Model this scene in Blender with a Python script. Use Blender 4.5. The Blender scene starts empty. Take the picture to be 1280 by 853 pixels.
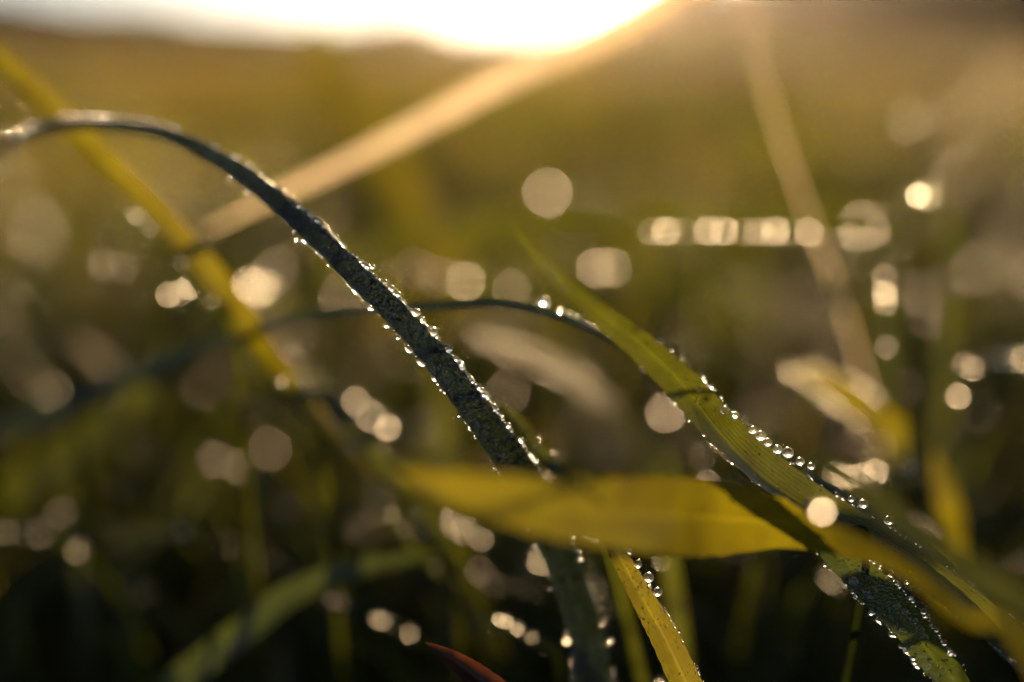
import bpy, bmesh, math, random
import numpy as np
from mathutils import Vector, Matrix

R = math.radians
random.seed(7); rng = np.random.default_rng(7)
sc = bpy.context.scene
COL = sc.collection

# ------------------------------------------------------------------ camera, sky, sun, exposure
CAM = Vector((0.0, 0.0, 0.16))
PITCH = R(11.65)
FPX = 1280 * 50 / 36.0
FOCUS = 0.20
cd = bpy.data.cameras.new('camera'); cam = bpy.data.objects.new('camera', cd); COL.objects.link(cam)
cam.location = CAM; cam.rotation_euler = (R(90) - PITCH, 0, 0)
cd.lens = 50; cd.sensor_width = 36; cd.sensor_fit = 'HORIZONTAL'
cd.clip_start = 0.005; cd.clip_end = 3000
cd.dof.use_dof = True; cd.dof.focus_distance = FOCUS; cd.dof.aperture_fstop = 4.0
sc.camera = cam

SUN_EL, SUN_AZ = R(4.6), R(7.7)
w = bpy.data.worlds.new('World'); sc.world = w; w.use_nodes = True
nt = w.node_tree; nt.nodes.clear()
sky = nt.nodes.new('ShaderNodeTexSky'); sky.sky_type = 'NISHITA'; sky.sun_disc = False
sky.sun_elevation = SUN_EL; sky.sun_rotation = SUN_AZ
sky.air_density = 0.5; sky.dust_density = 0.3; sky.ozone_density = 1.0
bg = nt.nodes.new('ShaderNodeBackground'); bg.inputs[1].default_value = 0.05
wo = nt.nodes.new('ShaderNodeOutputWorld')
hs = nt.nodes.new('ShaderNodeHueSaturation'); hs.inputs['Saturation'].default_value = 0.6
nt.links.new(sky.outputs[0], hs.inputs['Color']); nt.links.new(hs.outputs[0], bg.inputs[0]); nt.links.new(bg.outputs[0], wo.inputs[0])

sd = bpy.data.lights.new('sun', 'SUN'); sun = bpy.data.objects.new('sun', sd); COL.objects.link(sun)
sd.energy = 5.0; sd.angle = R(0.53); sd.color = (1.0, 0.68, 0.34)
sdir = Vector((math.sin(SUN_AZ) * math.cos(SUN_EL), math.cos(SUN_AZ) * math.cos(SUN_EL), math.sin(SUN_EL)))
sun.rotation_euler = (-sdir).to_track_quat('-Z', 'Y').to_euler()
sun.location = sdir * 50

vs = sc.view_settings
vs.view_transform = 'Standard'; vs.look = 'None'; vs.gamma = 1.0; vs.exposure = 1.75
cy = sc.cycles
cy.max_bounces = 10; cy.transmission_bounces = 8; cy.diffuse_bounces = 3; cy.glossy_bounces = 4; cy.transparent_max_bounces = 8
cy.use_denoising = True
try: cy.denoising_input_passes = 'RGB'
except Exception: pass
cy.sample_clamp_indirect = 0.0
cy.use_adaptive_sampling = False

# ------------------------------------------------------------------ helpers
CP, SP_ = math.cos(PITCH), math.sin(PITCH)
FWD = Vector((0, CP, -SP_)); UPV = Vector((0, SP_, CP)); RGT = Vector((1, 0, 0))
def P(x, y, z):
    return CAM + FWD * z + RGT * ((x - 640) / FPX * z) + UPV * ((426.5 - y) / FPX * z)
CK = 0.0125 * FPX
def zb(d):  # distance of a thing whose highlights blur to d pixels, beyond the focus
    return 1.0 / max(0.02, (1 / FOCUS - d / CK))
def zf(d):
    return 1.0 / (1 / FOCUS + d / CK)

def tag(o, label=None, cat=None, group=None, kind=None):
    if label: o['label'] = label
    if cat: o['category'] = cat
    if group: o['group'] = group
    if kind: o['kind'] = kind
    return o

def mesh_from(name, verts, faces, uv=None, mat=None, smooth=True):
    verts = np.asarray(verts, dtype=np.float32); faces = np.asarray(faces, dtype=np.int32)
    me = bpy.data.meshes.new(name)
    me.vertices.add(len(verts)); me.vertices.foreach_set('co', verts.ravel())
    k = faces.shape[1]
    me.loops.add(faces.size); me.loops.foreach_set('vertex_index', faces.ravel())
    me.polygons.add(len(faces))
    me.polygons.foreach_set('loop_start', np.arange(0, faces.size, k, dtype=np.int32))
    me.polygons.foreach_set('loop_total', np.full(len(faces), k, dtype=np.int32))
    me.polygons.foreach_set('use_smooth', np.full(len(faces), smooth))
    if uv is not None:
        l = me.uv_layers.new(name='UVMap')
        l.data.foreach_set('uv', np.asarray(uv, dtype=np.float32)[faces.ravel()].ravel())
    me.update(); me.validate()
    if mat: me.materials.append(mat)
    o = bpy.data.objects.new(name, me); COL.objects.link(o)
    return o

# ------------------------------------------------------------------ materials
def leaf_mat(name, dif, tra, tfac=0.55, rough=0.32, var=0.5, spec=1.35, dif2=None, tra2=None, mist=0.0, dots=1.0):
    m = bpy.data.materials.new(name); m.use_nodes = True
    t = m.node_tree; t.nodes.clear(); N = t.nodes.new; L = t.links.new
    uvn = N('ShaderNodeUVMap'); sep = N('ShaderNodeSeparateXYZ'); L(uvn.outputs[0], sep.inputs[0])
    tc = N('ShaderNodeTexCoord')
    nz = N('ShaderNodeTexNoise'); nz.inputs['Scale'].default_value = 140; nz.inputs['Detail'].default_value = 4
    L(tc.outputs['Object'], nz.inputs['Vector'])
    nz2 = N('ShaderNodeTexNoise'); nz2.inputs['Scale'].default_value = 2200; nz2.inputs['Detail'].default_value = 2
    L(tc.outputs['Object'], nz2.inputs['Vector'])
    # veins run along the blade: a wave across its width
    mu = N('ShaderNodeMath'); mu.operation = 'MULTIPLY'; mu.inputs[1].default_value = 88.0; L(sep.outputs[0], mu.inputs[0])
    si = N('ShaderNodeMath'); si.operation = 'SINE'; L(mu.outputs[0], si.inputs[0])
    ve = N('ShaderNodeMapRange'); ve.inputs[1].default_value = -1; ve.inputs[2].default_value = 1
    ve.inputs[3].default_value = 0.80; ve.inputs[4].default_value = 1.08; L(si.outputs[0], ve.inputs[0])
    ab = N('ShaderNodeMath'); ab.operation = 'SUBTRACT'; ab.inputs[1].default_value = 0.5; L(sep.outputs[0], ab.inputs[0])
    a2 = N('ShaderNodeMath'); a2.operation = 'ABSOLUTE'; L(ab.outputs[0], a2.inputs[0])
    rib = N('ShaderNodeMapRange'); rib.inputs[1].default_value = 0.02; rib.inputs[2].default_value = 0.05; rib.inputs[3].default_value = 1.35; rib.inputs[4].default_value = 1.0; L(a2.outputs[0], rib.inputs[0])
    vr = N('ShaderNodeMath'); vr.operation = 'MULTIPLY'; L(ve.outputs[0], vr.inputs[0]); L(rib.outputs[0], vr.inputs[1])
    rmp = N('ShaderNodeMapRange'); rmp.inputs[1].default_value = 0.35; rmp.inputs[2].default_value = 0.68
    L(nz.outputs['Fac'], rmp.inputs[0])
    nz3 = N('ShaderNodeTexNoise'); nz3.inputs['Scale'].default_value = 620; nz3.inputs['Detail'].default_value = 3; L(tc.outputs['Object'], nz3.inputs['Vector'])
    spot = N('ShaderNodeMapRange'); spot.inputs[1].default_value = 0.66; spot.inputs[2].default_value = 0.78; L(nz3.outputs['Fac'], spot.inputs[0])
    if mist:
        spot.inputs[4].default_value = 0.0
        vd = N('ShaderNodeTexVoronoi'); vd.inputs['Scale'].default_value = 2900; L(tc.outputs['Object'], vd.inputs['Vector'])
        dm = N('ShaderNodeMapRange'); dm.inputs[1].default_value = 0.22; dm.inputs[2].default_value = 0.42; dm.inputs[3].default_value = dots; dm.inputs[4].default_value = 0
        L(vd.outputs['Distance'], dm.inputs[0])
        sc_ = N('ShaderNodeSeparateXYZ'); L(vd.outputs['Color'], sc_.inputs[0])
        p2 = N('ShaderNodeMath'); p2.operation = 'POWER'; p2.inputs[1].default_value = 2.5; L(sc_.outputs[0], p2.inputs[0])
        dmm = N('ShaderNodeMath'); dmm.operation = 'MULTIPLY'; L(dm.outputs[0], dmm.inputs[0]); L(p2.outputs[0], dmm.inputs[1])
    def colour(c1, c2):
        mx = N('ShaderNodeMixRGB'); mx.inputs[1].default_value = (*c1, 1); mx.inputs[2].default_value = (*c2, 1)
        L(rmp.outputs[0], mx.inputs[0])
        sp = N('ShaderNodeMixRGB'); sp.inputs[2].default_value = (c1[0] * .55, c1[0] * .3, c1[2] * .6, 1); L(mx.outputs[0], sp.inputs[1]); L(spot.outputs[0], sp.inputs[0])
        v = N('ShaderNodeVectorMath'); v.operation = 'SCALE'; L(sp.outputs[0], v.inputs[0]); L(vr.outputs[0], v.inputs['Scale'])
        return v.outputs[0]
    d2 = dif2 or tuple(c * (1 - var) for c in dif); t2 = tra2 or tuple(c * (1 - var) for c in tra)
    bmp = N('ShaderNodeBump'); bmp.inputs['Strength'].default_value = 0.35; bmp.inputs['Distance'].default_value = 0.00008
    if mist:
        vo = N('ShaderNodeTexVoronoi'); vo.inputs['Scale'].default_value = 2500; L(tc.outputs['Object'], vo.inputs['Vector'])
        b2 = N('ShaderNodeBump'); b2.invert = True; b2.inputs['Strength'].default_value = 1.0; b2.inputs['Distance'].default_value = 0.0002
        L(vo.outputs['Distance'], b2.inputs['Height'])
    ad = N('ShaderNodeMath'); ad.operation = 'ADD'; L(si.outputs[0], ad.inputs[0]); L(nz2.outputs['Fac'], ad.inputs[1])
    L(ad.outputs[0], bmp.inputs['Height'])
    a = N('ShaderNodeBsdfDiffuse'); cdif = colour(dif, d2)
    if mist:
        mm_ = N('ShaderNodeMixRGB'); mm_.inputs[2].default_value = (0.42, 0.47, 0.52, 1); L(cdif, mm_.inputs[1]); L(dmm.outputs[0], mm_.inputs[0]); cdif = mm_.outputs[0]
    L(cdif, a.inputs[0]); L(bmp.outputs[0], a.inputs['Normal'])
    b = N('ShaderNodeBsdfTranslucent'); L(colour(tra, t2), b.inputs[0])
    mx = N('ShaderNodeMixShader'); mx.inputs[0].default_value = tfac; L(a.outputs[0], mx.inputs[1]); L(b.outputs[0], mx.inputs[2])
    g = N('ShaderNodeBsdfGlossy'); g.inputs['Roughness'].default_value = rough; L(bmp.outputs[0], g.inputs['Normal'])
    g.inputs[0].default_value = (0.9, 0.9, 0.9, 1)
    if mist: L(b2.outputs[0], g.inputs['Normal'])
    lw = N('ShaderNodeLayerWeight'); lw.inputs[0].default_value = 0.5
    pw = N('ShaderNodeMath'); pw.operation = 'POWER'; pw.inputs[1].default_value = 4.0; L(lw.outputs['Facing'], pw.inputs[0])
    fr = N('ShaderNodeMapRange'); fr.inputs[3].default_value = 0.012 + (spec - 1.2) * 0.15 + mist; fr.inputs[4].default_value = 0.5; L(pw.outputs[0], fr.inputs[0])
    gm = N('ShaderNodeMixShader'); L(fr.outputs[0], gm.inputs[0]); L(mx.outputs[0], gm.inputs[1]); L(g.outputs[0], gm.inputs[2])
    o = N('ShaderNodeOutputMaterial'); L(gm.outputs[0], o.inputs[0])
    return m

def water_mat(name, rough):
    m = bpy.data.materials.new(name); m.use_nodes = True
    t = m.node_tree; t.nodes.clear(); N = t.nodes.new; L = t.links.new
    g = N('ShaderNodeBsdfGlass'); g.inputs['Roughness'].default_value = rough; g.inputs['IOR'].default_value = 1.333
    g.inputs[0].default_value = (1, 1, 1, 1)
    o = N('ShaderNodeOutputMaterial'); L(g.outputs[0], o.inputs[0])
    return m

M = {
 'green': leaf_mat('green_blade', (0.040, 0.060, 0.010), (0.080, 0.088, 0.006), 0.5),
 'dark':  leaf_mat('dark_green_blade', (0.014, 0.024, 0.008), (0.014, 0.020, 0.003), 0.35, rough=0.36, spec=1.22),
 'misted': leaf_mat('misted_dark_blade', (0.010, 0.019, 0.011), (0.014, 0.022, 0.003), 0.25, rough=0.12, spec=1.2, mist=0.04, var=0.15),
 'mistgreen': leaf_mat('misted_green_blade', (0.035, 0.055, 0.012), (0.045, 0.060, 0.005), 0.45, rough=0.15, spec=1.25, mist=0.03, var=0.2, dots=0.35),
 'gold':  leaf_mat('yellow_green_blade', (0.060, 0.050, 0.005), (0.136, 0.122, 0.003), 0.6, dif2=(0.035, 0.040, 0.006), tra2=(0.095, 0.080, 0.004)),
 'straw': leaf_mat('straw_blade', (0.26, 0.17, 0.075), (0.22, 0.135, 0.055), 0.5, var=0.35),
 'fieldgreen': leaf_mat('field_green_blade', (0.055, 0.080, 0.009), (0.155, 0.185, 0.008), 0.6),
 'fieldgold': leaf_mat('field_gold_blade', (0.09, 0.075, 0.008), (0.23, 0.19, 0.008), 0.6),
 'pale': leaf_mat('flare_ray_pale', (0.30, 0.24, 0.16), (0.52, 0.43, 0.31), 0.8, var=0.25),  # pale colour brightened to give the flare rays their glow
 'red':   leaf_mat('red_brown_blade', (0.045, 0.016, 0.007), (0.07, 0.020, 0.004), 0.5, rough=0.3, spec=1.3),
 'mid':   leaf_mat('mid_green_blade', (0.028, 0.040, 0.008), (0.045, 0.052, 0.005), 0.5),
 'field': leaf_mat('dry_field_blade', (0.17, 0.115, 0.016), (0.28, 0.175, 0.020), 0.6, var=0.35),
}
WATER = water_mat('dew_water', 0.22)
WATERF = water_mat('dew_water_fine', 0.1)
WATERB = water_mat('dew_water_frosted', 0.55)

# ------------------------------------------------------------------ blades
def catmull(pts, n):
    pts = [np.array(p, float) for p in pts]
    p = [2 * pts[0] - pts[1]] + pts + [2 * pts[-1] - pts[-2]]
    out = []
    for i in range(1, len(p) - 2):
        a, b, c, d = p[i - 1], p[i], p[i + 1], p[i + 2]
        for k in range(n):
            t = k / n
            out.append(0.5 * ((2 * b) + (c - a) * t + (2 * a - 5 * b + 4 * c - d) * t * t + (3 * b - a - 3 * c + d) * t ** 3))
    out.append(pts[-1])
    return np.array(out)

BL = {}
def blade(key, ctrl, mat, label, root=None, fold=0.22, n=14, cross=7, group=None, curl=0.0, cat='grass blade', name='blade_of_grass'):
    """ctrl rows: x, y (photo pixels), distance, width in pixels, turn in degrees; tip first, root end last."""
    rows = []
    for c in ctrl:
        x, y, z, wp = c[:4]; tw = c[4] if len(c) > 4 else 0
        p = P(x, y, z); rows.append([*p, wp * z / FPX, R(tw)])
    vis = len(rows)
    if root:
        p = rows[-1]; dx, dy = root
        rows.append([p[0] + dx * 0.55, p[1] + dy * 0.55, p[2] * 0.5, p[3] * 0.95, p[4]])
        rows.append([p[0] + dx, p[1] + dy, -0.002, p[3] * 0.7, p[4]])
    c = catmull(rows, n)
    pos = c[:, :3]; wd = np.maximum(c[:, 3], 0.00015); tw = c[:, 4]
    tan = np.gradient(pos, axis=0); tan /= np.linalg.norm(tan, axis=1)[:, None]
    view = pos - np.array(CAM); view /= np.linalg.norm(view, axis=1)[:, None]
    side = np.cross(tan, view); side /= np.linalg.norm(side, axis=1)[:, None] + 1e-9
    nor = np.cross(side, tan)                       # points at or away from the lens
    sgn = np.sign(np.sum(nor * -view, axis=1))[:, None]; nor = nor * sgn
    cs, sn = np.cos(tw)[:, None], np.sin(tw)[:, None]
    S = side * cs + nor * sn; Nn = nor * cs - side * sn
    us = np.linspace(-1, 1, cross)
    V = []; UV = []
    ln = np.concatenate([[0], np.cumsum(np.linalg.norm(np.diff(pos, axis=0), axis=1))])
    for i in range(len(pos)):
        h = wd[i] / 2
        for u in us:
            wob = 1 + 0.03 * math.sin(i * 1.7 + u * 2)
            V.append(pos[i] + S[i] * h * u * wob - Nn[i] * h * fold * (1 - abs(u)) * 2 + Nn[i] * curl * h * u * u)
            UV.append((0.5 + u / 2, ln[i] * 10))
    F = []
    for i in range(len(pos) - 1):
        for j in range(cross - 1):
            a = i * cross + j; F.append((a, a + 1, a + 1 + cross, a + cross))
    o = mesh_from(name, V, F, UV, M[mat])
    tag(o, label, cat, group, 'thing')
    BL[key] = dict(pos=pos, S=S, N=Nn, w=wd, ln=ln, vis=(vis - 1) * n, fold=fold)
    return o

# ------------------------------------------------------------------ dew
def ico(sub):
    bm = bmesh.new(); bmesh.ops.create_icosphere(bm, subdivisions=sub, radius=1.0)
    v = np.array([x.co[:] for x in bm.verts]); f = np.array([[q.index for q in x.verts] for x in bm.faces]); bm.free()
    return v, f
IV3, IF3 = ico(4)
def drop_mesh(k, mat):
    v = IV3.copy()
    # gravity sags the bead a little: fuller below, drawn in above
    v[:, 2] *= 0.94 + 0.03 * k
    s = 1 - 0.07 * k * (v[:, 2]); v[:, 0] *= s; v[:, 1] *= s
    me = bpy.data.meshes.new('dew_drop')
    o = mesh_from('dew_drop', v, IF3, mat=mat); me = o.data; bpy.data.objects.remove(o)
    return me
DM = [drop_mesh(k, WATER) for k in range(3)]
DMB = [drop_mesh(k, WATERB) for k in range(3)]
NDROP = 0
ORD = ['first','second','third','fourth','fifth','sixth','seventh','eighth','ninth','tenth','eleventh','twelfth','thirteenth','fourteenth','fifteenth',
       'sixteenth','seventeenth','eighteenth','nineteenth','twentieth','twenty-first','twenty-second','twenty-third','twenty-fourth','twenty-fifth',
       'twenty-sixth','twenty-seventh','twenty-eighth','twenty-ninth','thirtieth','thirty-first','thirty-second','thirty-third','thirty-fourth','thirty-fifth','thirty-sixth','thirty-seventh','thirty-eighth','thirty-ninth','fortieth']
def drop(p, dia, label, group, stretch=1.0, rot=None, soft=False):
    """one bead of dew, dia in metres"""
    global NDROP
    o = bpy.data.objects.new('dew_drop', (DMB if soft else DM)[NDROP % 3]); COL.objects.link(o)
    r = dia / 2
    o.location = p; o.scale = (r * stretch, r, r)
    o.rotation_euler = (random.uniform(-.15, .15), rot if rot is not None else random.uniform(-.3, .3), random.uniform(0, 0.3))
    tag(o, label, 'dew drop', group); NDROP += 1
    return o
def depth_on(key, x, y):
    b = BL[key]; q = b['pos'][:b['vis'] + 1] - np.array(CAM)
    z = q @ np.array(FWD); X = 640 + (q @ np.array(RGT)) / z * FPX; Y = 426.5 - (q @ np.array(UPV)) / z * FPX
    i = int(np.argmin((X - x) ** 2 + (Y - y) ** 2)); return float(z[i])
def row(lst, where, group, front=False, mm=1.25, way='from the tip', on=None):
    """drops given as x, y, blur disc in pixels (and diameter in mm)"""
    for i, d in enumerate(lst):
        z = zf(d[2]) if front else zb(d[2])
        m = d[3] if len(d) > 3 else mm
        if on: z = depth_on(on, d[0], d[1]) - m * 0.0003
        st = d[4] if len(d) > 4 else 1.0
        rt = d[5] if len(d) > 5 else None
        if len(lst) == 1: lab = f'single dew drop {where}'
        else: lab = f'{ORD[i]} dew drop {way} {where}'
        drop(P(d[0], d[1], z), m / (1000 if on else 1260), lab, group, st, rt, soft=not on)

fine = []        # (pos, radius, squash normal)
def fine_on(key, count, rmin, rmax, t0=0.0, t1=1.0, umin=-0.95, umax=0.95, side=1, power=2.2):
    b = BL[key]; n = b['vis']
    for _ in range(count):
        i = (t0 + (t1 - t0) * random.random()) * n; i0 = min(int(i), n - 1); f = i - i0
        u = random.uniform(umin, umax)
        p = b['pos'][i0] * (1 - f) + b['pos'][i0 + 1] * f
        h = b['w'][i0] / 2; r = rmin + (rmax - rmin) * random.random() ** power
        q = p + b['S'][i0] * h * u - b['N'][i0] * h * b['fold'] * (1 - abs(u)) * 2 + b['N'][i0] * side * r * 0.45
        fine.append((q, r))
def fine_edge(key, count, rmin, rmax, u, t0=0.0, t1=1.0, spread=0.06, out=0.6):
    b = BL[key]; n = b['vis']
    for _ in range(count):
        i = (t0 + (t1 - t0) * random.random()) * n; i0 = min(int(i), n - 1); f = i - i0
        p = b['pos'][i0] * (1 - f) + b['pos'][i0 + 1] * f
        h = b['w'][i0] / 2; r = rmin + (rmax - rmin) * random.random() ** 2
        q = p + b['S'][i0] * (h * (u + random.uniform(-spread, spread)) + math.copysign(r * out, u)) + b['N'][i0] * random.uniform(-1, 1) * r * 0.6
        fine.append((q, r))
def edge_drops(key, ts, u, dia, where, group, out=0.5):
    b = BL[key]; n = b['vis']
    for k, t in enumerate(ts):
        i0 = min(int(t * n), n - 1); r = (dia * random.uniform(0.8, 1.15)) / 2000
        h = b['w'][i0] / 2
        q = b['pos'][i0] + b['S'][i0] * (h * u + math.copysign(r * out, u))
        drop(Vector(q), r * 2, f'{ORD[k]} dew drop from the tip {where}', group)

# ------------------------------------------------------------------ setting: ground, hills, woods
def ground():
    m = bpy.data.materials.new('field_soil'); m.use_nodes = True
    t = m.node_tree; N = t.nodes.new; L = t.links.new; b = t.nodes['Principled BSDF']
    geo = N('ShaderNodeNewGeometry')
    nz = N('ShaderNodeTexNoise'); nz.inputs['Scale'].default_value = 0.35; nz.inputs['Detail'].default_value = 8; L(geo.outputs['Position'], nz.inputs['Vector'])
    nf = N('ShaderNodeTexNoise'); nf.inputs['Scale'].default_value = 60; nf.inputs['Detail'].default_value = 6; L(geo.outputs['Position'], nf.inputs['Vector'])
    cr = N('ShaderNodeValToRGB'); e = cr.color_ramp.elements
    e[0].position = .35; e[0].color = (0.035, 0.030, 0.012, 1); e[1].position = .65; e[1].color = (0.13, 0.085, 0.03, 1)
    L(nz.outputs['Fac'], cr.inputs[0]); L(cr.outputs[0], b.inputs['Base Color'])
    bp = N('ShaderNodeBump'); bp.inputs['Distance'].default_value = 0.01; L(nf.outputs['Fac'], bp.inputs['Height']); L(bp.outputs[0], b.inputs['Normal'])
    b.inputs['Roughness'].default_value = 0.95
    xs = np.concatenate([-np.geomspace(1500, .5, 26), [0], np.geomspace(.5, 1500, 26)])
    V = [(x, y, 0.0) for y in xs for x in xs]; k = len(xs)
    F = [(i * k + j, i * k + j + 1, (i + 1) * k + j + 1, (i + 1) * k + j) for i in range(k - 1) for j in range(k - 1)]
    o = mesh_from('ground', V, F, mat=m); tag(o, kind='structure')
ground()

def woods():
    """far-off wood along the field's edge: leaf clumps through a volume, one mass"""
    m = bpy.data.materials.new('wood_foliage'); m.use_nodes = True
    b = m.node_tree.nodes['Principled BSDF']; b.inputs['Base Color'].default_value = (0.07, 0.055, 0.03, 1); b.inputs['Roughness'].default_value = 1; b.inputs['Specular IOR Level'].default_value = 0.0
    V = []; F = []
    def px_top(x):
        k = [(-400, 5), (-100, 2), (0, -2), (60, 0), (130, 10), (200, 13), (260, 20), (340, 27), (430, 35), (470, 27), (510, 20), (545, 31), (575, 43), (660, 42), (700, 34), (760, 14), (820, -10), (900, -30), (1000, -46), (1300, -50), (1700, -50)]
        return np.interp(x, [a for a, _ in k], [c for _, c in k])
    D = 100.0
    for _ in range(20000):
        x = random.uniform(-420, 1720); d = (D + random.uniform(-9, 9)) * float(np.interp(x, [700, 1000], [1, 0.55]))
        top = (60 - px_top(x + random.gauss(0, 6))) / FPX * d + 0.16
        z = random.uniform(0, 1) ** 0.7 * max(top, 0.3)
        c = Vector(((x - 640) / FPX * d / CP, d, z)); s = random.uniform(0.3, 0.7) * d / 100
        for q in range(3):
            n = Vector((random.gauss(0, 1), random.gauss(0, 1), random.gauss(0, 1))).normalized()
            a = n.orthogonal().normalized() * s; bb = n.cross(a)
            k = len(V); cc = c + Vector((random.gauss(0, s * .5), random.gauss(0, s * .5), random.gauss(0, s * .4)))
            V += [cc - a, cc - bb, cc + a, cc + bb]; F.append((k, k + 1, k + 2, k + 3))
    o = mesh_from('wood', V, F, mat=m, smooth=False)
    tag(o, 'distant dark wood along the far edge of the field under the bright sky', 'wood', kind='stuff')
woods()

def haze():
    m = bpy.data.materials.new('haze_air'); m.use_nodes = True; t = m.node_tree; t.nodes.clear()
    v = t.nodes.new('ShaderNodeVolumePrincipled'); v.inputs['Color'].default_value = (0.95, 0.9, 0.85, 1)
    v.inputs['Density'].default_value = 0.0002; v.inputs['Anisotropy'].default_value = 0.85
    o = t.nodes.new('ShaderNodeOutputMaterial'); t.links.new(v.outputs[0], o.inputs['Volume'])
    x0, x1, y0, y1, z0, z1 = -260, 260, -20, 260, -1, 20
    V = [(x, y, z) for z in (z0, z1) for y in (y0, y1) for x in (x0, x1)]
    F = [(0, 2, 3, 1), (4, 5, 7, 6), (0, 1, 5, 4), (2, 6, 7, 3), (0, 4, 6, 2), (1, 3, 7, 5)]
    b = mesh_from('haze', V, F, mat=m, smooth=False); tag(b, 'thin golden morning haze over the field', 'haze', kind='stuff')
haze()
cy.volume_bounces = 0

# ------------------------------------------------------------------ the field of grass
def grass_mesh(name, X, Y, H, lean, az, W, mat, segs=7, zbase=0.0):
    n = len(X); t = np.linspace(0, 1, segs + 1)
    # arc: rises then bends over
    a = lean[:, None] * t[None, :] ** 1.5                     # angle from the vertical
    ds = (H / segs)[:, None] * np.ones_like(a)
    r = np.concatenate([np.zeros((n, 1)), np.cumsum(np.sin(a[:, :-1]) * ds[:, :-1], 1)], 1)
    z = np.concatenate([np.zeros((n, 1)), np.cumsum(np.cos(a[:, :-1]) * ds[:, :-1], 1)], 1)
    z = np.maximum(z, 0.003)
    cx, sx = np.cos(az)[:, None], np.sin(az)[:, None]
    px = X[:, None] + r * cx; py = Y[:, None] + r * sx; pz = z + zbase
    tw = rng.uniform(0, math.pi, n)[:, None] + rng.uniform(-1, 1, n)[:, None] * t
    wx, wy = np.cos(tw), np.sin(tw)
    wd = W[:, None] * np.clip(1.02 - t ** 2.2, 0.03, 1) / 2
    V = np.zeros((n, segs + 1, 3, 3))
    for j, u in enumerate((-1, 0, 1)):
        V[:, :, j, 0] = px + wx * wd * u - wy * wd * 0.3 * (u == 0)
        V[:, :, j, 1] = py + wy * wd * u + wx * wd * 0.3 * (u == 0)
        V[:, :, j, 2] = pz
    UV = np.zeros((n, segs + 1, 3, 2)); UV[..., 0] = np.array([0, .5, 1])[None, None, :]; UV[..., 1] = t[None, :, None]
    base = (np.arange(n) * (segs + 1) * 3)[:, None, None]
    i = np.arange(segs)[None, :, None] * 3; j = np.arange(2)[None, None, :]
    a0 = base + i + j
    F = np.stack([a0, a0 + 1, a0 + 4, a0 + 3], -1).reshape(-1, 4)
    o = mesh_from(name, V.reshape(-1, 3), F, UV.reshape(-1, 2), mat)
    return o, np.stack([px, py, pz], -1)

def patch(n, y0, y1, hmin, hmax, wmin, wmax, mats, power=1.0, spread=0.46, lean=(0.3, 1.9), keep=None):
    Y = y0 + (y1 - y0) * rng.random(n) ** power
    X = rng.uniform(-1, 1, n) * (spread * Y + 0.12)
    if keep is not None:
        k = keep(X, Y); X, Y = X[k], Y[k]
    n = len(X)
    H = rng.uniform(hmin, hmax, n); L = rng.uniform(*lean, n); A = rng.uniform(0, 2 * math.pi, n); W = rng.uniform(wmin, wmax, n)
    idx = rng.integers(0, len(mats), n); out = []
    for q, mm in enumerate(mats):
        s = idx == q
        out.append((X[s], Y[s], H[s], L[s], A[s], W[s], mm))
    return out

parts = []
parts += patch(3000, 0.29, 0.55, 0.03, 0.072, 0.002, 0.004, ['mid', 'green', 'green', 'fieldgold', 'fieldgreen'], lean=(0.5, 2.1))
parts += patch(1400, 0.31, 0.6, 0.035, 0.085, 0.001, 0.002, ['fieldgreen', 'fieldgreen', 'fieldgold', 'green'], lean=(0.5, 2.2))
parts += patch(90, 0.36, 0.6, 0.06, 0.10, 0.002, 0.0035, ['green', 'gold', 'fieldgreen'], lean=(0.8, 2.0))
parts += patch(3800, 0.5, 1.0, 0.04, 0.085, 0.0022, 0.0045, ['green', 'fieldgreen', 'green', 'fieldgold'])
parts += patch(420, 0.5, 1.0, 0.08, 0.13, 0.0022, 0.004, ['fieldgreen', 'fieldgold', 'fieldgreen'], lean=(0.6, 2.0))
parts += patch(5500, 1.0, 3.0, 0.05, 0.10, 0.003, 0.006, ['fieldgreen', 'fieldgold', 'field', 'fieldgreen'], power=1.4)
parts += patch(6000, 3.0, 12.0, 0.06, 0.12, 0.006, 0.012, ['fieldgold', 'field', 'field', 'fieldgreen'], power=1.5)
parts += patch(6000, 12.0, 60.0, 0.08, 0.15, 0.02, 0.05, ['field', 'fieldgold', 'field'], power=1.6)
parts += patch(500, 1.1, 2.3, 0.07, 0.12, 0.004, 0.007, ['dark', 'dark', 'mid'], keep=lambda X, Y: (X > -0.10) & (X < 0.16))  # darker blade colours stand in for a shadowed patch of grass
parts += patch(400, 0.9, 1.4, 0.07, 0.12, 0.004, 0.006, ['fieldgold', 'fieldgreen'], keep=lambda X, Y: (X > 0.10) & (X < 0.3))
for _ in range(70):
    ty = rng.uniform(1.0, 7.0); tx = rng.uniform(-1, 1) * (.45 * ty); n_ = 26; k_ = 0.03 + 0.02 * ty
    for q_, mm_ in enumerate(('fieldgreen', 'dark', 'fieldgold')):
        if rng.random() < .7: parts.append((tx + rng.normal(0, k_, n_), ty + rng.normal(0, k_, n_), rng.uniform(.10, .145, n_), rng.uniform(.1, 1.2, n_), rng.uniform(0, 6.28, n_), rng.uniform(.003, .007, n_), mm_))
SP = []
by = {}
for p in parts: by.setdefault(p[6], []).append(p)
gobjs = []
for mm, ps in by.items():
    A = [np.concatenate([p[i] for p in ps]) for i in range(6)]
    # one mesh per hue, joined below into a single field
    o, pts = grass_mesh('grass', A[0], A[1], A[2], A[3], A[4], A[5], M[mm]); gobjs.append(o); SP.append(pts)
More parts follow.
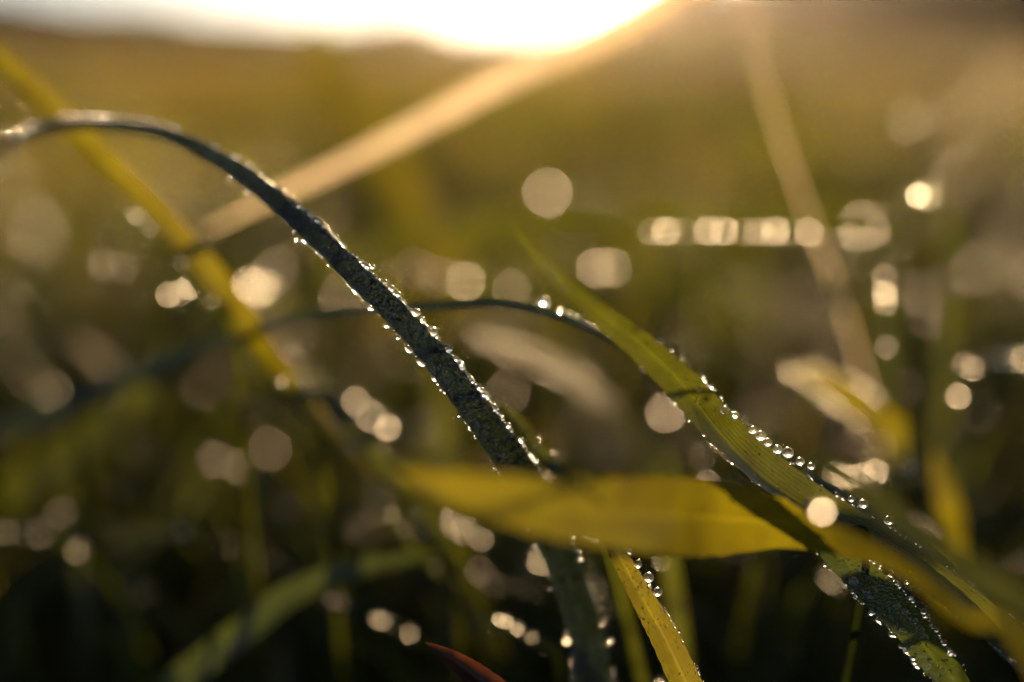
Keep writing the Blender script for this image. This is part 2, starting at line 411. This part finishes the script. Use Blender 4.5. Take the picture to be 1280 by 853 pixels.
# join into one object
def join(objs, name):
    VV = []; FF = []; UU = []; MI = []; off = 0; mats = []
    for k, o in enumerate(objs):
        me = o.data; n = len(me.vertices); v = np.empty(n * 3, np.float32); me.vertices.foreach_get('co', v); VV.append(v.reshape(-1, 3))
        f = np.empty(len(me.loops), np.int32); me.loops.foreach_get('vertex_index', f); FF.append(f.reshape(-1, 4) + off)
        u = np.empty(len(me.loops) * 2, np.float32); me.uv_layers[0].data.foreach_get('uv', u); UU.append(u)
        MI.append(np.full(len(me.polygons), k, np.int32)); off += n; mats.append(me.materials[0])
        bpy.data.objects.remove(o)
    o = mesh_from(name, np.concatenate(VV), np.concatenate(FF))
    l = o.data.uv_layers.new(name='UVMap'); l.data.foreach_set('uv', np.concatenate(UU))
    for mm in mats: o.data.materials.append(mm)
    o.data.polygons.foreach_set('material_index', np.concatenate(MI)); o.data.update()
    return o
g = join(gobjs, 'grass'); tag(g, 'blurred green and golden grass filling the field behind the dewy blades', 'grass', kind='stuff')

# dew scattered over the field grass
pts = np.concatenate([p.reshape(p.shape[0], -1, 3) for p in SP])
near = pts[(pts[:, 0, 1] < 1.6)]
for _ in range(4200):
    b = near[rng.integers(len(near))]; i = rng.integers(3, 7); f = rng.random()
    q = b[i] * (1 - f) + b[i + 1 if i < 7 else i] * f
    r = rng.uniform(0.0004, 0.0008)
    if q[2] > (0.045 if q[1] < 0.6 else 0.03) and rng.random() < (0.6 if q[2] < .07 else 1): fine.append((q + np.array([0, 0, r * .7]), r * (1.1 + 0.1 * (q[1] > .45))))

# ------------------------------------------------------------------ the blades one can tell apart
F0 = FOCUS
# arching dewy blade, in focus through its middle
blade('arch', [(-60, 225, .262, 10, 10), (0, 188, .258, 12, 10), (50, 164, .252, 14, 12), (110, 155, .247, 16, 15), (200, 166, .236, 19, 15), (280, 203, .224, 23, 10),
               (343, 249, .214, 25, 5), (397, 297, .206, 27, 0), (447, 346, .201, 29, 0), (497, 395, .2, 31, 0), (541, 443, .2, 33, 0), (581, 495, .2, 36, 0),
               (619, 547, .202, 40, 4), (655, 600, .206, 43, 8), (690, 670, .212, 42, 6), (712, 730, .216, 42, 0), (735, 800, .22, 44, 0), (755, 880, .224, 46, 0)],
      'misted', 'long dark arching grass blade frosted all over with fine dew, sharp in its middle', root=(0.03, 0.02), n=10, cross=9, fold=0.2)
# green pointed blade falling to the lower right
blade('spear', [(636, 274, .177, 3, 25), (655, 300, .178, 11, 25), (690, 340, .180, 17, 22), (740, 385, .183, 27, 18), (795, 428, .187, 36, 12), (850, 478, .192, 44, 5), (900, 532, .197, 50, -28),
                (955, 582, .201, 66, -45), (1015, 625, .202, 62, -48), (1085, 668, .200, 56, -42), (1160, 718, .197, 46, -25), (1240, 780, .195, 44, -20), (1330, 860, .19, 46, -15)],
      'green', 'broad green blade with a pointed yellow tip, crossing behind the yellow foreground blade', root=(0.05, 0.01), n=10, fold=0.25)
blade('front', [(478, 578, .153, 3, 0), (525, 597, .155, 24, 0), (600, 617, .156, 52, 0), (690, 633, .160, 78, 0), (790, 642, .168, 92, 0), (850, 646, .176, 96, 4), (905, 650, .184, 94, 14), (1010, 662, .186, 72, 48),
                (1110, 700, .165, 60, 68), (1200, 765, .155, 50, 72), (1300, 850, .148, 46, 70)],
      'gold', 'wide blurred yellow blade lying across the front of the picture', root=(0.03, -0.01), n=10, fold=0.06)
blade('yellowstem', [(-60, 10, .262, 24), (0, 72, .260, 27), (70, 138, .256, 30), (140, 208, .254, 30), (210, 278, .252, 30), (265, 342, .252, 32), (305, 396, .255, 30), (345, 455, .262, 24)],
      'gold', 'straight blurred yellow blade running down from the upper corner beneath the arching blade', root=(0.05, 0.10), fold=0.25)
blade('thin', [(790, 448, .222, 3, 20), (765, 426, .219, 6, 20), (725, 406, .217, 12, 15), (674, 388, .216, 12, 10), (620, 378, .221, 13, 15), (560, 381, .228, 13, 15), (470, 386, .240, 13, 15), (400, 393, .250, 15, 15), (330, 407, .262, 16, 20),
               (240, 434, .275, 20, 25), (150, 474, .29, 25, 30), (60, 515, .30, 28, 30), (-40, 570, .31, 28, 30)],
      'misted', 'thin dark curved blade passing behind the frosted arch, a bright drop near its tip', root=(-0.04, 0.02), n=10)
blade('ochre', [(745, 645, .204, 12, 0), (762, 672, .203, 20, 0), (785, 715, .202, 25, 0), (810, 760, .201, 31, 0), (835, 806, .2, 36, 0), (870, 885, .198, 40, 0), (900, 980, .198, 40, 0)],
      'gold', 'short ochre blade stippled with tiny beads below the wide yellow one', root=(0.01, 0.01), fold=0.28)
blade('redtip', [(531, 803, .2, 1.5, 0), (548, 812, .2, 11, 0), (572, 828, .199, 24, -5), (605, 853, .197, 34, -10), (665, 905, .195, 42, -10), (740, 980, .193, 42, -10)],
      'red', 'sharp reddish brown blade tip poking up from the bottom edge', root=(0.02, 0.01), fold=0.3)
blade('beaded', [(985, 625, .206, 8, 0), (1010, 652, .205, 26, 0), (1047, 692, .203, 38, 0), (1089, 732, .202, 44, 0), (1130, 775, .202, 42, 0), (1168, 825, .204, 38, 0), (1202, 880, .206, 36, 0)],
      'mistgreen', 'green blade with white beads strung along its edge in the lower corner', root=(0.02, 0.01), fold=0.25)
blade('dusky', [(1000, 590, .215, 10, -20), (1060, 625, .212, 24, -30), (1130, 672, .208, 34, -30), (1200, 735, .206, 40, -25), (1260, 800, .206, 44, -20), (1320, 870, .206, 46, -20)],
      'misted', 'dusky blue-green blade running beside the broad green one into the lower corner', root=(0.03, 0.02))
blade('smear', [(1010, 560, .150, 5, 0), (1090, 622, .147, 22, 0), (1180, 690, .144, 34, 0), (1300, 770, .140, 42, 0), (1400, 850, .138, 44, 0)],
      'mid', 'very blurred dull blade close to the lens at the lower right', root=(0.02, -0.01))
blade('palestrip', [(352, 425, .262, 4, 0), (375, 452, .262, 16, 0), (410, 497, .262, 24, 0), (450, 548, .262, 28, 0), (500, 600, .262, 24, 0), (545, 655, .266, 17, 0), (585, 720, .272, 13, 0), (620, 800, .28, 12, 0)],
      'mid', 'pale dewy blade descending past the left end of the wide yellow blade', root=(0.02, 0.03))
blade('horizontal', [(1150, 262, .42, 4, 0), (1090, 267, .42, 14, 0), (1000, 272, .42, 24, 0), (880, 274, .42, 28, 0), (760, 274, .42, 30, 0), (640, 279, .42, 30, 0), (560, 288, .42, 28, 0), (480, 306, .42, 26, 0), (400, 345, .42, 24, 0), (340, 400, .44, 22, 0)],
      'green', 'blurred level green blade crossing behind the tip of the broad green one', root=(-0.03, 0.03))
blade('carrier', [(1130, 284, .306, 2, 0), (1090, 282, .304, 4, 0), (1000, 281, .304, 5, 0), (880, 280, .304, 5, 0), (800, 281, .304, 5, 0), (700, 290, .306, 5, 0), (620, 310, .31, 5, 0), (560, 360, .32, 5, 0)],
      'mid', 'slender level blade from which the straight row of glowing drops hangs', root=(-0.02, 0.03), cross=5)
blade('upright', [(1188, 235, .38, 6, 0), (1184, 300, .38, 22, 0), (1180, 380, .38, 26, 0), (1178, 460, .38, 28, 0), (1180, 540, .38, 28, 0), (1184, 640, .38, 28, 0)],
      'green', 'blurred upright green blade at the right', root=(0.0, 0.02))
blade('uprightdim', [(1098, 300, .34, 6, 0), (1104, 350, .34, 22, 0), (1110, 420, .34, 28, 0), (1112, 500, .34, 28, 0), (1108, 600, .345, 30, 0)],
      'mid', 'dim upright blade between the level row of drops and the upright green blade', root=(0.0, 0.02))
blade('bentpale', [(985, 462, .30, 6, 20), (1020, 472, .298, 26, 20), (1060, 495, .295, 38, 15), (1100, 524, .292, 36, 10), (1135, 552, .29, 34, 0), (1165, 590, .29, 32, 0), (1190, 660, .29, 30, 0)],
      'gold', 'bent yellow blade with a pale shining crest behind the broad green one', root=(0.01, 0.03))
blade('bluish', [(560, 690, .262, 5, 10), (500, 700, .262, 18, 10), (430, 715, .260, 27, 10), (360, 745, .258, 33, 10), (310, 784, .256, 36, 5), (260, 822, .254, 38, 0), (200, 880, .252, 40, 0)],
      'mistgreen', 'low blurred blade, blue-grey above and yellow below, in the shady lower corner', root=(-0.02, 0.01))
blade('leftsoft', [(260, 440, .33, 8, 0), (200, 475, .33, 26, 0), (140, 520, .33, 36, 0), (80, 565, .33, 40, 0), (0, 630, .335, 42, 0)],
      'mid', 'soft green blade below the thin dark one at the left', root=(-0.02, 0.01))
blade('smokerow', [(600, 420, .335, 5, 0), (650, 440, .335, 12, 0), (700, 462, .333, 14, 0), (745, 492, .330, 14, 0), (780, 530, .33, 14, 0), (800, 580, .33, 14, 0), (815, 660, .335, 14, 0)],
      'mid', 'pale smoky blade arching behind the tip of the spear shaped green blade', root=(0.0, 0.03))
blade('lowrow', [(1150, 588, .262, 3, 0), (1120, 596, .262, 9, 0), (1080, 604, .262, 11, 0), (1030, 612, .265, 12, 0), (980, 640, .27, 13, 0), (950, 700, .28, 14, 0), (930, 780, .29, 16, 0)],
      'mid', 'slender blade carrying a short level row of glowing drops behind the broad green one', root=(0.0, 0.03))
blade('verticalgreen', [(540, 440, .35, 6, 0), (548, 500, .35, 28, 0), (552, 560, .35, 32, 0), (556, 640, .35, 32, 0)], 'green', 'upright olive blade seen below the middle of the frosted arch', root=(0, .02))
blade('verticalolive', [(836, 690, .26, 18, 0), (842, 740, .26, 24, 0), (848, 800, .26, 26, 0), (852, 880, .26, 26, 0)], 'green', 'upright olive blade just beyond the short ochre one', root=(0, .01))
blade('backstem', [(392, 20, .62, 20, 0), (410, 75, .62, 44, 0), (440, 130, .60, 48, 0), (475, 190, .58, 46, 0), (520, 260, .56, 44, 0), (560, 330, .55, 40, 0)], 'gold', 'very soft straw coloured stalk standing far behind near the top', root=(0.02, 0.02), name='grass_stalk', cat='stalk')
blade('flare_streak', [(905, -60, .36, 48, 0), (830, 2, .352, 40, 0), (740, 50, .344, 34, 0), (640, 95, .335, 29, 0), (540, 148, .327, 24, 0), (440, 200, .318, 18, 0), (350, 243, .31, 12, 0), (255, 290, .302, 3, 0)],
      'pale', 'long pale strip slanting down from the bright sky, shaped as a sun flare ray', n=10)  # added strip that imitates a sun flare ray, no real stalk
blade('flare_line', [(925, -30, .33, 2.6, 0), (960, 120, .33, 2.8, 0), (1000, 240, .33, 3, 0), (1045, 360, .33, 3.2, 0), (1080, 470, .33, 3.2, 0), (1105, 580, .33, 3, 0)],
      'pale', 'faint thin flare ray strip leaning beneath the sun toward the bent yellow blade', root=(0.01, 0.02), cross=5, name='grass_stalk', cat='stalk')  # second added strip, kept thin so it blurs into a faint flare ray
# blades that carry the smaller rows
def support(key, pts_, mat, label, off=7, wpx=8, root=(0.0, 0.03), ext=26):
    """a narrow blade that runs just under the given drops; pts_ from tip to root"""
    q = [(x, y + off, zb(d), wpx) for x, y, d in pts_]
    x0, y0, z0, _ = q[0]; x1, y1, _, _ = q[1]
    L_ = math.hypot(x1 - x0, y1 - y0) or 1
    q.insert(0, (x0 - (x1 - x0) / L_ * ext, y0 - (y1 - y0) / L_ * ext, z0, 1.5))
    xa, ya, za, _ = q[-1]; xb, yb, _, _ = q[-2]
    L_ = math.hypot(xa - xb, ya - yb) or 1
    q.append((xa + (xa - xb) / L_ * 40, ya + max((ya - yb) / L_ * 40, 26), za, wpx * 1.2))
    blade(key, q, mat, label, root=root, cross=5)

G1 = 'beads along the lower edge of the frosted arch'
row([(371,300,2,.55),(404,320,1,.95),(416,331,1,.75),(430,346,1,.7),(445,363,1,1.1,1.4,.8),(464,384,1,1.15),(484,407,3,1.0),(498,422,1,.75),(511,436,1,1.05,1.5,.9),(526,452,1,1.2,1.6,.9),(544,473,1,1.0,1.3,.6),
     (558,489,1,1.05),(571,504,1,.8),(593,529,1,1.15,1.2,.5),(606,542,1,.7),(627,569,2,.9),(639,585,2,.85)],
    'along the lower edge of the frosted arching blade', G1, on='arch')
G2 = 'beads along the upper edge of the frosted arch'
b2 = [(148,157,18,1.5),(192,167,16,1.4),(220,174,14,1.4),(262,193,11,1.3),(292,204,9,1.2),(306,213,8,1.3),(322,223,8,1.2),(336,232,7,1.4),(350,240,6,1.5),(363,250,6,1.4),(372,257,5,1.2),(384,266,4,1.3),(394,276,4,1.4),(408,290,3,1.1),(418,299,2,1.0),
      (459,334,1,1.0),(466,334,1,.7),(489,360,1,.9),(498,368,1,.8),(520,391,1,1.3),(528,399,1,.7),(540,415,1,1.5),(557,436,1,1.4),(575,458,1,1.5),(588,474,1,.9),(602,488,1,.8),(606,494,1,1.1),(617,510,1,1.2),(627,523,1,.9),(636,532,1,.8),(640,543,1,.7),(652,558,3,.9)]
row(b2, 'along the upper edge of the frosted arching blade', G2, on='arch')
G3 = 'beads at the tip of the broad green blade'
row([(679,331,13,1.0),(687,341,12,1.2),(694,350,12,.9),(705,360,12,1.3)], 'on the pointed tip of the broad green blade', G3, mm=1.1, on='spear')
row([(680,377,2,1.5,1.25,.3)], 'blazing white on the thin dark blade', 'drop shining on the thin dark blade', on='thin')
row([(700,389,13,.9),(711,394,13,1.0),(722,399,13,1.1),(736,406,11,1.2),(744,410,12,1.3),(761,422,13,1.2)], 'past the blazing drop on the thin dark blade', 'beads near the tip of the thin dark blade', way='in order', on='thin')
row([(874,487,8,.8),(906,513,14,1.2),(919,519,14,1.0),(941,538,12,1.2),(951,545,13,1.5),(960,553,10,1.2),(972,562,9,1.4),(985,566,14,1.6),(1000,577,11,1.2),(1014,583,10,1.1),(1064,624,8,.9),(1079,630,9,1.3),(1111,651,10,1.4)],
    'along the upper edge of the broad green blade', 'beads on the back of the broad green blade', on='spear')
row([(1054,713,5,1.2),(1067,727,6,1.3),(1083,741,6,.9),(1088,748,6,.8),(1128,790,7,1.1),(1142,810,7,.8),(1152,821,8,1.3),(1158,832,8,1.3),(1168,843,8,1.3)], 'along the outer edge of the beaded lower blade', 'white beads strung on the lower corner blade', on='beaded')
row([(1122,758,9,.9),(1131,765,9,.9),(1142,776,10,1.2),(1150,787,10,1.2),(1156,797,10,1.0),(1190,848,10,1.1)], 'along the inner edge of the beaded lower blade', 'inner beads of the lower corner blade', on='beaded')
row([(787,690,7,.9),(798,705,5,1.3,.8),(811,722,10,1.5),(812,734,8,.8),(822,740,9,1.3),(830,767,7,1.1)], 'beside the short ochre blade', 'beads down the side of the short ochre blade', on='ochre')
# out of focus rows, each on its blade
G = lambda s: 'glowing drops ' + s
row([(815,289,37,.8),(833,288,38,1.3),(855,290,38,.6),(885,288,38,1.35),(905,288,38,1.3),(930,289,37,.8),(947,289,37,1.0),(969,288,38,1.45),(987,289,37,.7),(1011,290,38,1.25),(1062,293,36,1.0),(1096,289,38,.8)], 'in the level row under the horizontal blade', G('in the level row'), mm=1.35, way='in order')
row([(445,500,38,1.4),(457,510,40,1.9),(466,519,42,2.1),(486,533,36,1.7)], 'clustered beside the pale descending blade', G('clustered beside the pale blade'), way='downward')
row([(463,614,23,1.5),(478,631,23,1.3),(489,643,24,1.5),(503,661,24,1.6)], 'in the chain below the pale descending blade', G('in a chain at the left end of the yellow blade'), way='downward')
row([(519,645,26,1.1),(531,665,25,1.3),(548,650,28,1.0)], 'just under the left end of the wide yellow blade', G('just under the yellow blade'), way='in order')
row([(602,672,34,1.4),(580,664,34,.9),(545,708,26,.9)], 'in shade below the wide yellow blade', G('in the shade below the yellow blade'), way='in order')
support('s1', [(463, 614, 23), (478, 631, 23), (503, 661, 24), (545, 708, 26)], 'mid', 'narrow blade carrying the chain of glowing drops left of the yellow blade')
row([(352,478,20,1.6),(369,497,22,1.2),(381,514,22,1.2)], 'beside the pale strip at left of the arch', G('beside the foot of the straight yellow blade'), way='downward')
support('s2', [(352, 478, 20), (369, 497, 22), (381, 514, 22)], 'mid', 'narrow shaded blade with three small drops beside the pale strip')
row([(415,749,28,1.3),(430,753,28,1.0)], 'of the pair above the red tip at the left', G('in a pair low in the shade'), way='in order')
row([(512,791,27,1.4),(490,783,28,1.3),(479,775,27,1.2),(472,772,27,.9)], 'in the short chain ending at the red tip', G('in the chain ending at the red tip'), way='in order')
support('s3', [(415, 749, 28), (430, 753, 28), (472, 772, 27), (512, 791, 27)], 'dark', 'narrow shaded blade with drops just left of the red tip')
row([(624,773,19,.9),(633,776,20,1.0),(647,785,19,1.4),(665,796,20,1.1),(681,809,21,.8)], 'in the little chain right of the red tip', G('in the little chain right of the red tip'), way='downward')
support('s4', [(624, 773, 19), (647, 785, 19), (665, 796, 20)], 'dark', 'narrow blade with a little chain of drops right of the red tip')
row([(742,733,35,2.1)], 'glowing large between the arch foot and the ochre blade', G('near the ochre blade'))
row([(676,700,36,1.9)], 'half hidden behind the foot of the arch', G('near the arch foot'))
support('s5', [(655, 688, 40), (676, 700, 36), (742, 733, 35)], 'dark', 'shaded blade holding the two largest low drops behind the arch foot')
row([(650,688,44,1.5),(658,696,44,1.5)], 'in the pale smudge beside the arch foot', G('in the pale smudge'), way='in order')
row([(583,735,36,1.1),(588,746,36,1.2),(592,758,36,1.3),(596,768,36,1.2),(600,780,34,1.1)], 'in the upright column below the yellow blade', G('in an upright column'), way='downward')
row([(600,712,40,1.2),(609,722,40,1.1),(618,730,40,1.0),(636,732,38,.9)], 'in the pale cluster over the upright column', G('in the pale cluster over the column'), way='in order')
support('s6', [(583, 728, 36), (590, 750, 36), (600, 780, 34)], 'mid', 'blade carrying an upright column of pale drops below the yellow blade', off=4)
row([(881,569,36,2.0),(884,604,36,1.2),(916,609,37,1.5)], 'in the cluster under the middle of the broad green blade', G('in the cluster under the broad green blade'), way='downward')
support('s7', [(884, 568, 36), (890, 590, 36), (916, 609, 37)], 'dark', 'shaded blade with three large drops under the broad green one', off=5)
row([(1027,637,37,1.3)], 'large and round before the broad green blade', G('before the green blade'), front=True)
support('s8', [(1020, 640, 1), (1050, 660, 1)], 'dark', 'dark blade under the large round drop')
row([(1045,592,36,1.0),(1056,595,34,1.2),(1067,596,34,1.0),(1078,594,34,1.1),(1094,588,34,1.6),(1108,590,28,1.0),(1137,583,27,1.7)], 'in the short level row at the right', G('in the short level row'), way='in order')
row([(1197,494,34,1.4),(1215,460,34,1.0),(1205,455,34,.8),(1245,446,38,1.6),(1256,447,38,1.5),(1268,447,38,1.5),(1280,447,38,1.5)], 'in the pale row at the right border', G('at the right border'), way='in order')
support('s9', [(1197, 458, 34), (1240, 452, 38), (1300, 455, 38)], 'mid', 'level blade with pale drops at the right border')
row([(1147,243,34,1.7),(1160,246,38,1.0)], 'above the upright green blade', G('above the upright green blade'), way='in order')
row([(1105,345,34,.8),(1105,366,34,1.4),(1106,378,34,.9),(1108,433,32,1.0)], 'on the dim upright blade', G('on the dim upright blade'), way='downward')
row([(1145,143,62,1.9),(1135,150,62,1.4)], 'in the amber pair under the top corner', G('in the amber pair'), way='in order')
row([(1228,56,66,1.7),(1232,48,66,1.3)], 'in the highest amber pair at the corner', G('in the highest amber pair'), way='in order')
support('s10', [(1228, 50, 66), (1180, 100, 64), (1145, 143, 62), (1140, 200, 60)], 'mid', 'tall soft blade with amber drops below the top corner', off=6, root=(0.0, 0.0))
row([(685,240,64,2.6)], 'very soft and large above the horizontal blade', G('far above the level blade'))
row([(745,334,52,1.9),(766,334,52,1.4),(583,350,52,1.9),(640,360,50,1.3),(548,345,56,1.2),(520,336,56,1.2)], 'in the very soft row below the horizontal blade', G('very soft below the level blade'), way='in order')
support('s11', [(766, 334, 52), (745, 334, 52), (640, 350, 52), (583, 350, 52)], 'mid', 'very soft blade behind the tip of the broad green one', root=(-.03, .03))
row([(171,270,24,1.8),(187,286,24,1.2)], 'by the middle of the straight yellow blade', G('by the straight yellow blade'), way='in order')
row([(226,329,24,1.3)], 'against the straight yellow blade', G('against the yellow blade'))
row([(240,357,34,1.6),(226,366,34,1.2),(212,367,34,1.4),(264,377,24,1.3)], 'in the loose cluster left of the straight yellow blade', G('in the loose cluster'), way='in order')
support('s12', [(171, 270, 24), (187, 286, 24), (226, 329, 24), (264, 377, 24)], 'mid', 'narrow blade with small drops running beside the straight yellow blade')
row([(314,354,48,2.3),(318,362,52,1.8),(347,335,60,1.8)], 'in the bright group right of the straight yellow blade', G('right of the straight yellow blade'), way='in order')
support('s13', [(347, 335, 58), (314, 356, 50), (250, 372, 48)], 'mid', 'soft blade holding the bright group of drops under the arch', root=(-.02, .03))
row([(24,367,32,2.0)], 'bright and alone near the left border', G('at the left border'))
row([(62,430,36,1.5),(50,424,38,1.0)], 'in the dim pair at the left border', G('in the dim pair at left'), way='in order')
support('s14', [(10, 360, 33), (24, 367, 32), (62, 430, 36)], 'dark', 'shaded blade with a bright drop near the left border')
row([(130,330,42,1.2),(155,333,42,1.0)], 'in the faint pair left of the loose cluster', G('in the faint pair'), way='in order')
row([(228,663,34,1.4)], 'dim amber in the dark lower left', G('amber in the dark'))
row([(78,640,44,1.4),(100,652,48,1.2),(10,665,36,1.0)], 'in the dull amber group of the dark corner', G('dull amber in the dark corner'), way='in order')
support('s15', [(228, 663, 34), (160, 655, 40), (78, 645, 44), (10, 665, 40)], 'mid', 'shaded blade with dull amber drops in the dark left corner', root=(-.02, .02))
row([(989,806,36,1.3)], 'dull and round in the dark below the yellow blade', G('dull in the dark below'))
support('s16', [(975, 790, 36), (989, 806, 36), (1000, 830, 36)], 'dark', 'dark blade with a dull round drop at the bottom')
row([(828,700,28,1.0)], 'just under the wide yellow blade beyond the ochre one', G('under the yellow blade'))
row([(825,853,16,1.3),(798,838,18,.9),(750,842,12,.7),(716,828,12,.6),(709,800,14,1.0),(716,781,16,1.2)], 'at the bottom near the arch foot', G('near the arch foot at the bottom'), way='in order')
blade('companion', [(628, 505, .228, 3, 0), (650, 528, .226, 12, 0), (675, 562, .222, 16, 0), (700, 590, .22, 18, 0), (730, 625, .215, 20, 0), (752, 652, .207, 20, 0)], 'mid', 'slim blade with soft beads emerging just right of the frosted arch', root=(.02, .05))
row([(690,569,8,1.0),(692,570,6,1.1),(672,553,14,1.0),(669,560,12,.9),(645,527,16,.9),(655,540,16,.9),(695,581,8,1.0),(720,602,6,.8)], 'on the small blade just right of the arch', G('just right of the arch'), way='in order', on='companion')
# dew film on the sharp blades
fine_on('arch', 5200, 0.00009, 0.00028, 0.2, 1.0)
fine_on('arch', 700, 0.0001, 0.0003, 0.0, 0.45)
fine_edge('arch', 70, 0.00007, 0.0003, -1, 0.3, .85)
fine_edge('arch', 520, 0.00008, 0.00042, 1, 0.08, .85, spread=0.2, out=0.35)
fine_edge('arch', 40, 0.00008, 0.0003, 1, .72, 1, spread=.2); fine_edge('arch', 30, 0.00008, 0.0003, -1, .72, 1, spread=.2)
fine_edge('beaded', 70, 0.0001, 0.0004, -1, .1, 1, spread=.15); fine_edge('beaded', 90, 0.0001, 0.0004, 1, .1, 1, spread=.15)
fine_on('arch', 500, 0.00014, 0.0003, 0.1, 1.0, -0.9, 0.9)
fine_on('spear', 1000, 0.00006, 0.00016, 0.1, 1.0); fine_edge('spear', 110, 0.00008, 0.0003, 1, 0.35, 1, spread=.12); fine_edge('spear', 40, 0.0001, 0.0003, -1, 0.35, 1)
fine_on('ochre', 420, 0.00006, 0.00019); fine_edge('ochre', 60, 0.0001, 0.00025, 1)
fine_on('beaded', 500, 0.00008, 0.00022); fine_on('redtip', 60, 0.00004, 0.0001)
fine_on('dusky', 350, 0.0001, 0.00025); fine_on('thin', 250, 0.0001, 0.00025, 0.1, .7)
for k, t1 in (('palestrip', .55), ('smokerow', .6), ('bentpale', .45)):
    fine_on(k, 60, 0.00014, 0.0003, 0.0, t1); fine_edge(k, 26, 0.00015, 0.00034, 1, 0, t1); fine_edge(k, 26, 0.00015, 0.00034, -1, 0, t1)
fine_on('flare_streak', 60, 0.0001, 0.00022)

v2, f2 = ico(3)
nf = len(fine)
C = np.array([np.array(q) for q, _ in fine]); Rr = np.array([r for _, r in fine])
jit = rng.uniform(0.85, 1.15, (nf, 1, 3))
VV = v2[None] * Rr[:, None, None] * jit + C[:, None, :]
FF = f2[None] + (np.arange(nf) * len(v2))[:, None, None]
o = mesh_from('dew', VV.reshape(-1, 3), FF.reshape(-1, 3), mat=WATERF)
o.data.materials.append(WATERB)
mi = np.repeat((C[:, 1] > 0.28).astype(np.int32), len(f2)); o.data.polygons.foreach_set('material_index', mi); o.data.update()
tag(o, 'fine dew beads covering the grass, too small and many to count', 'dew', kind='stuff')
print('drops', NDROP, 'fine', nf)
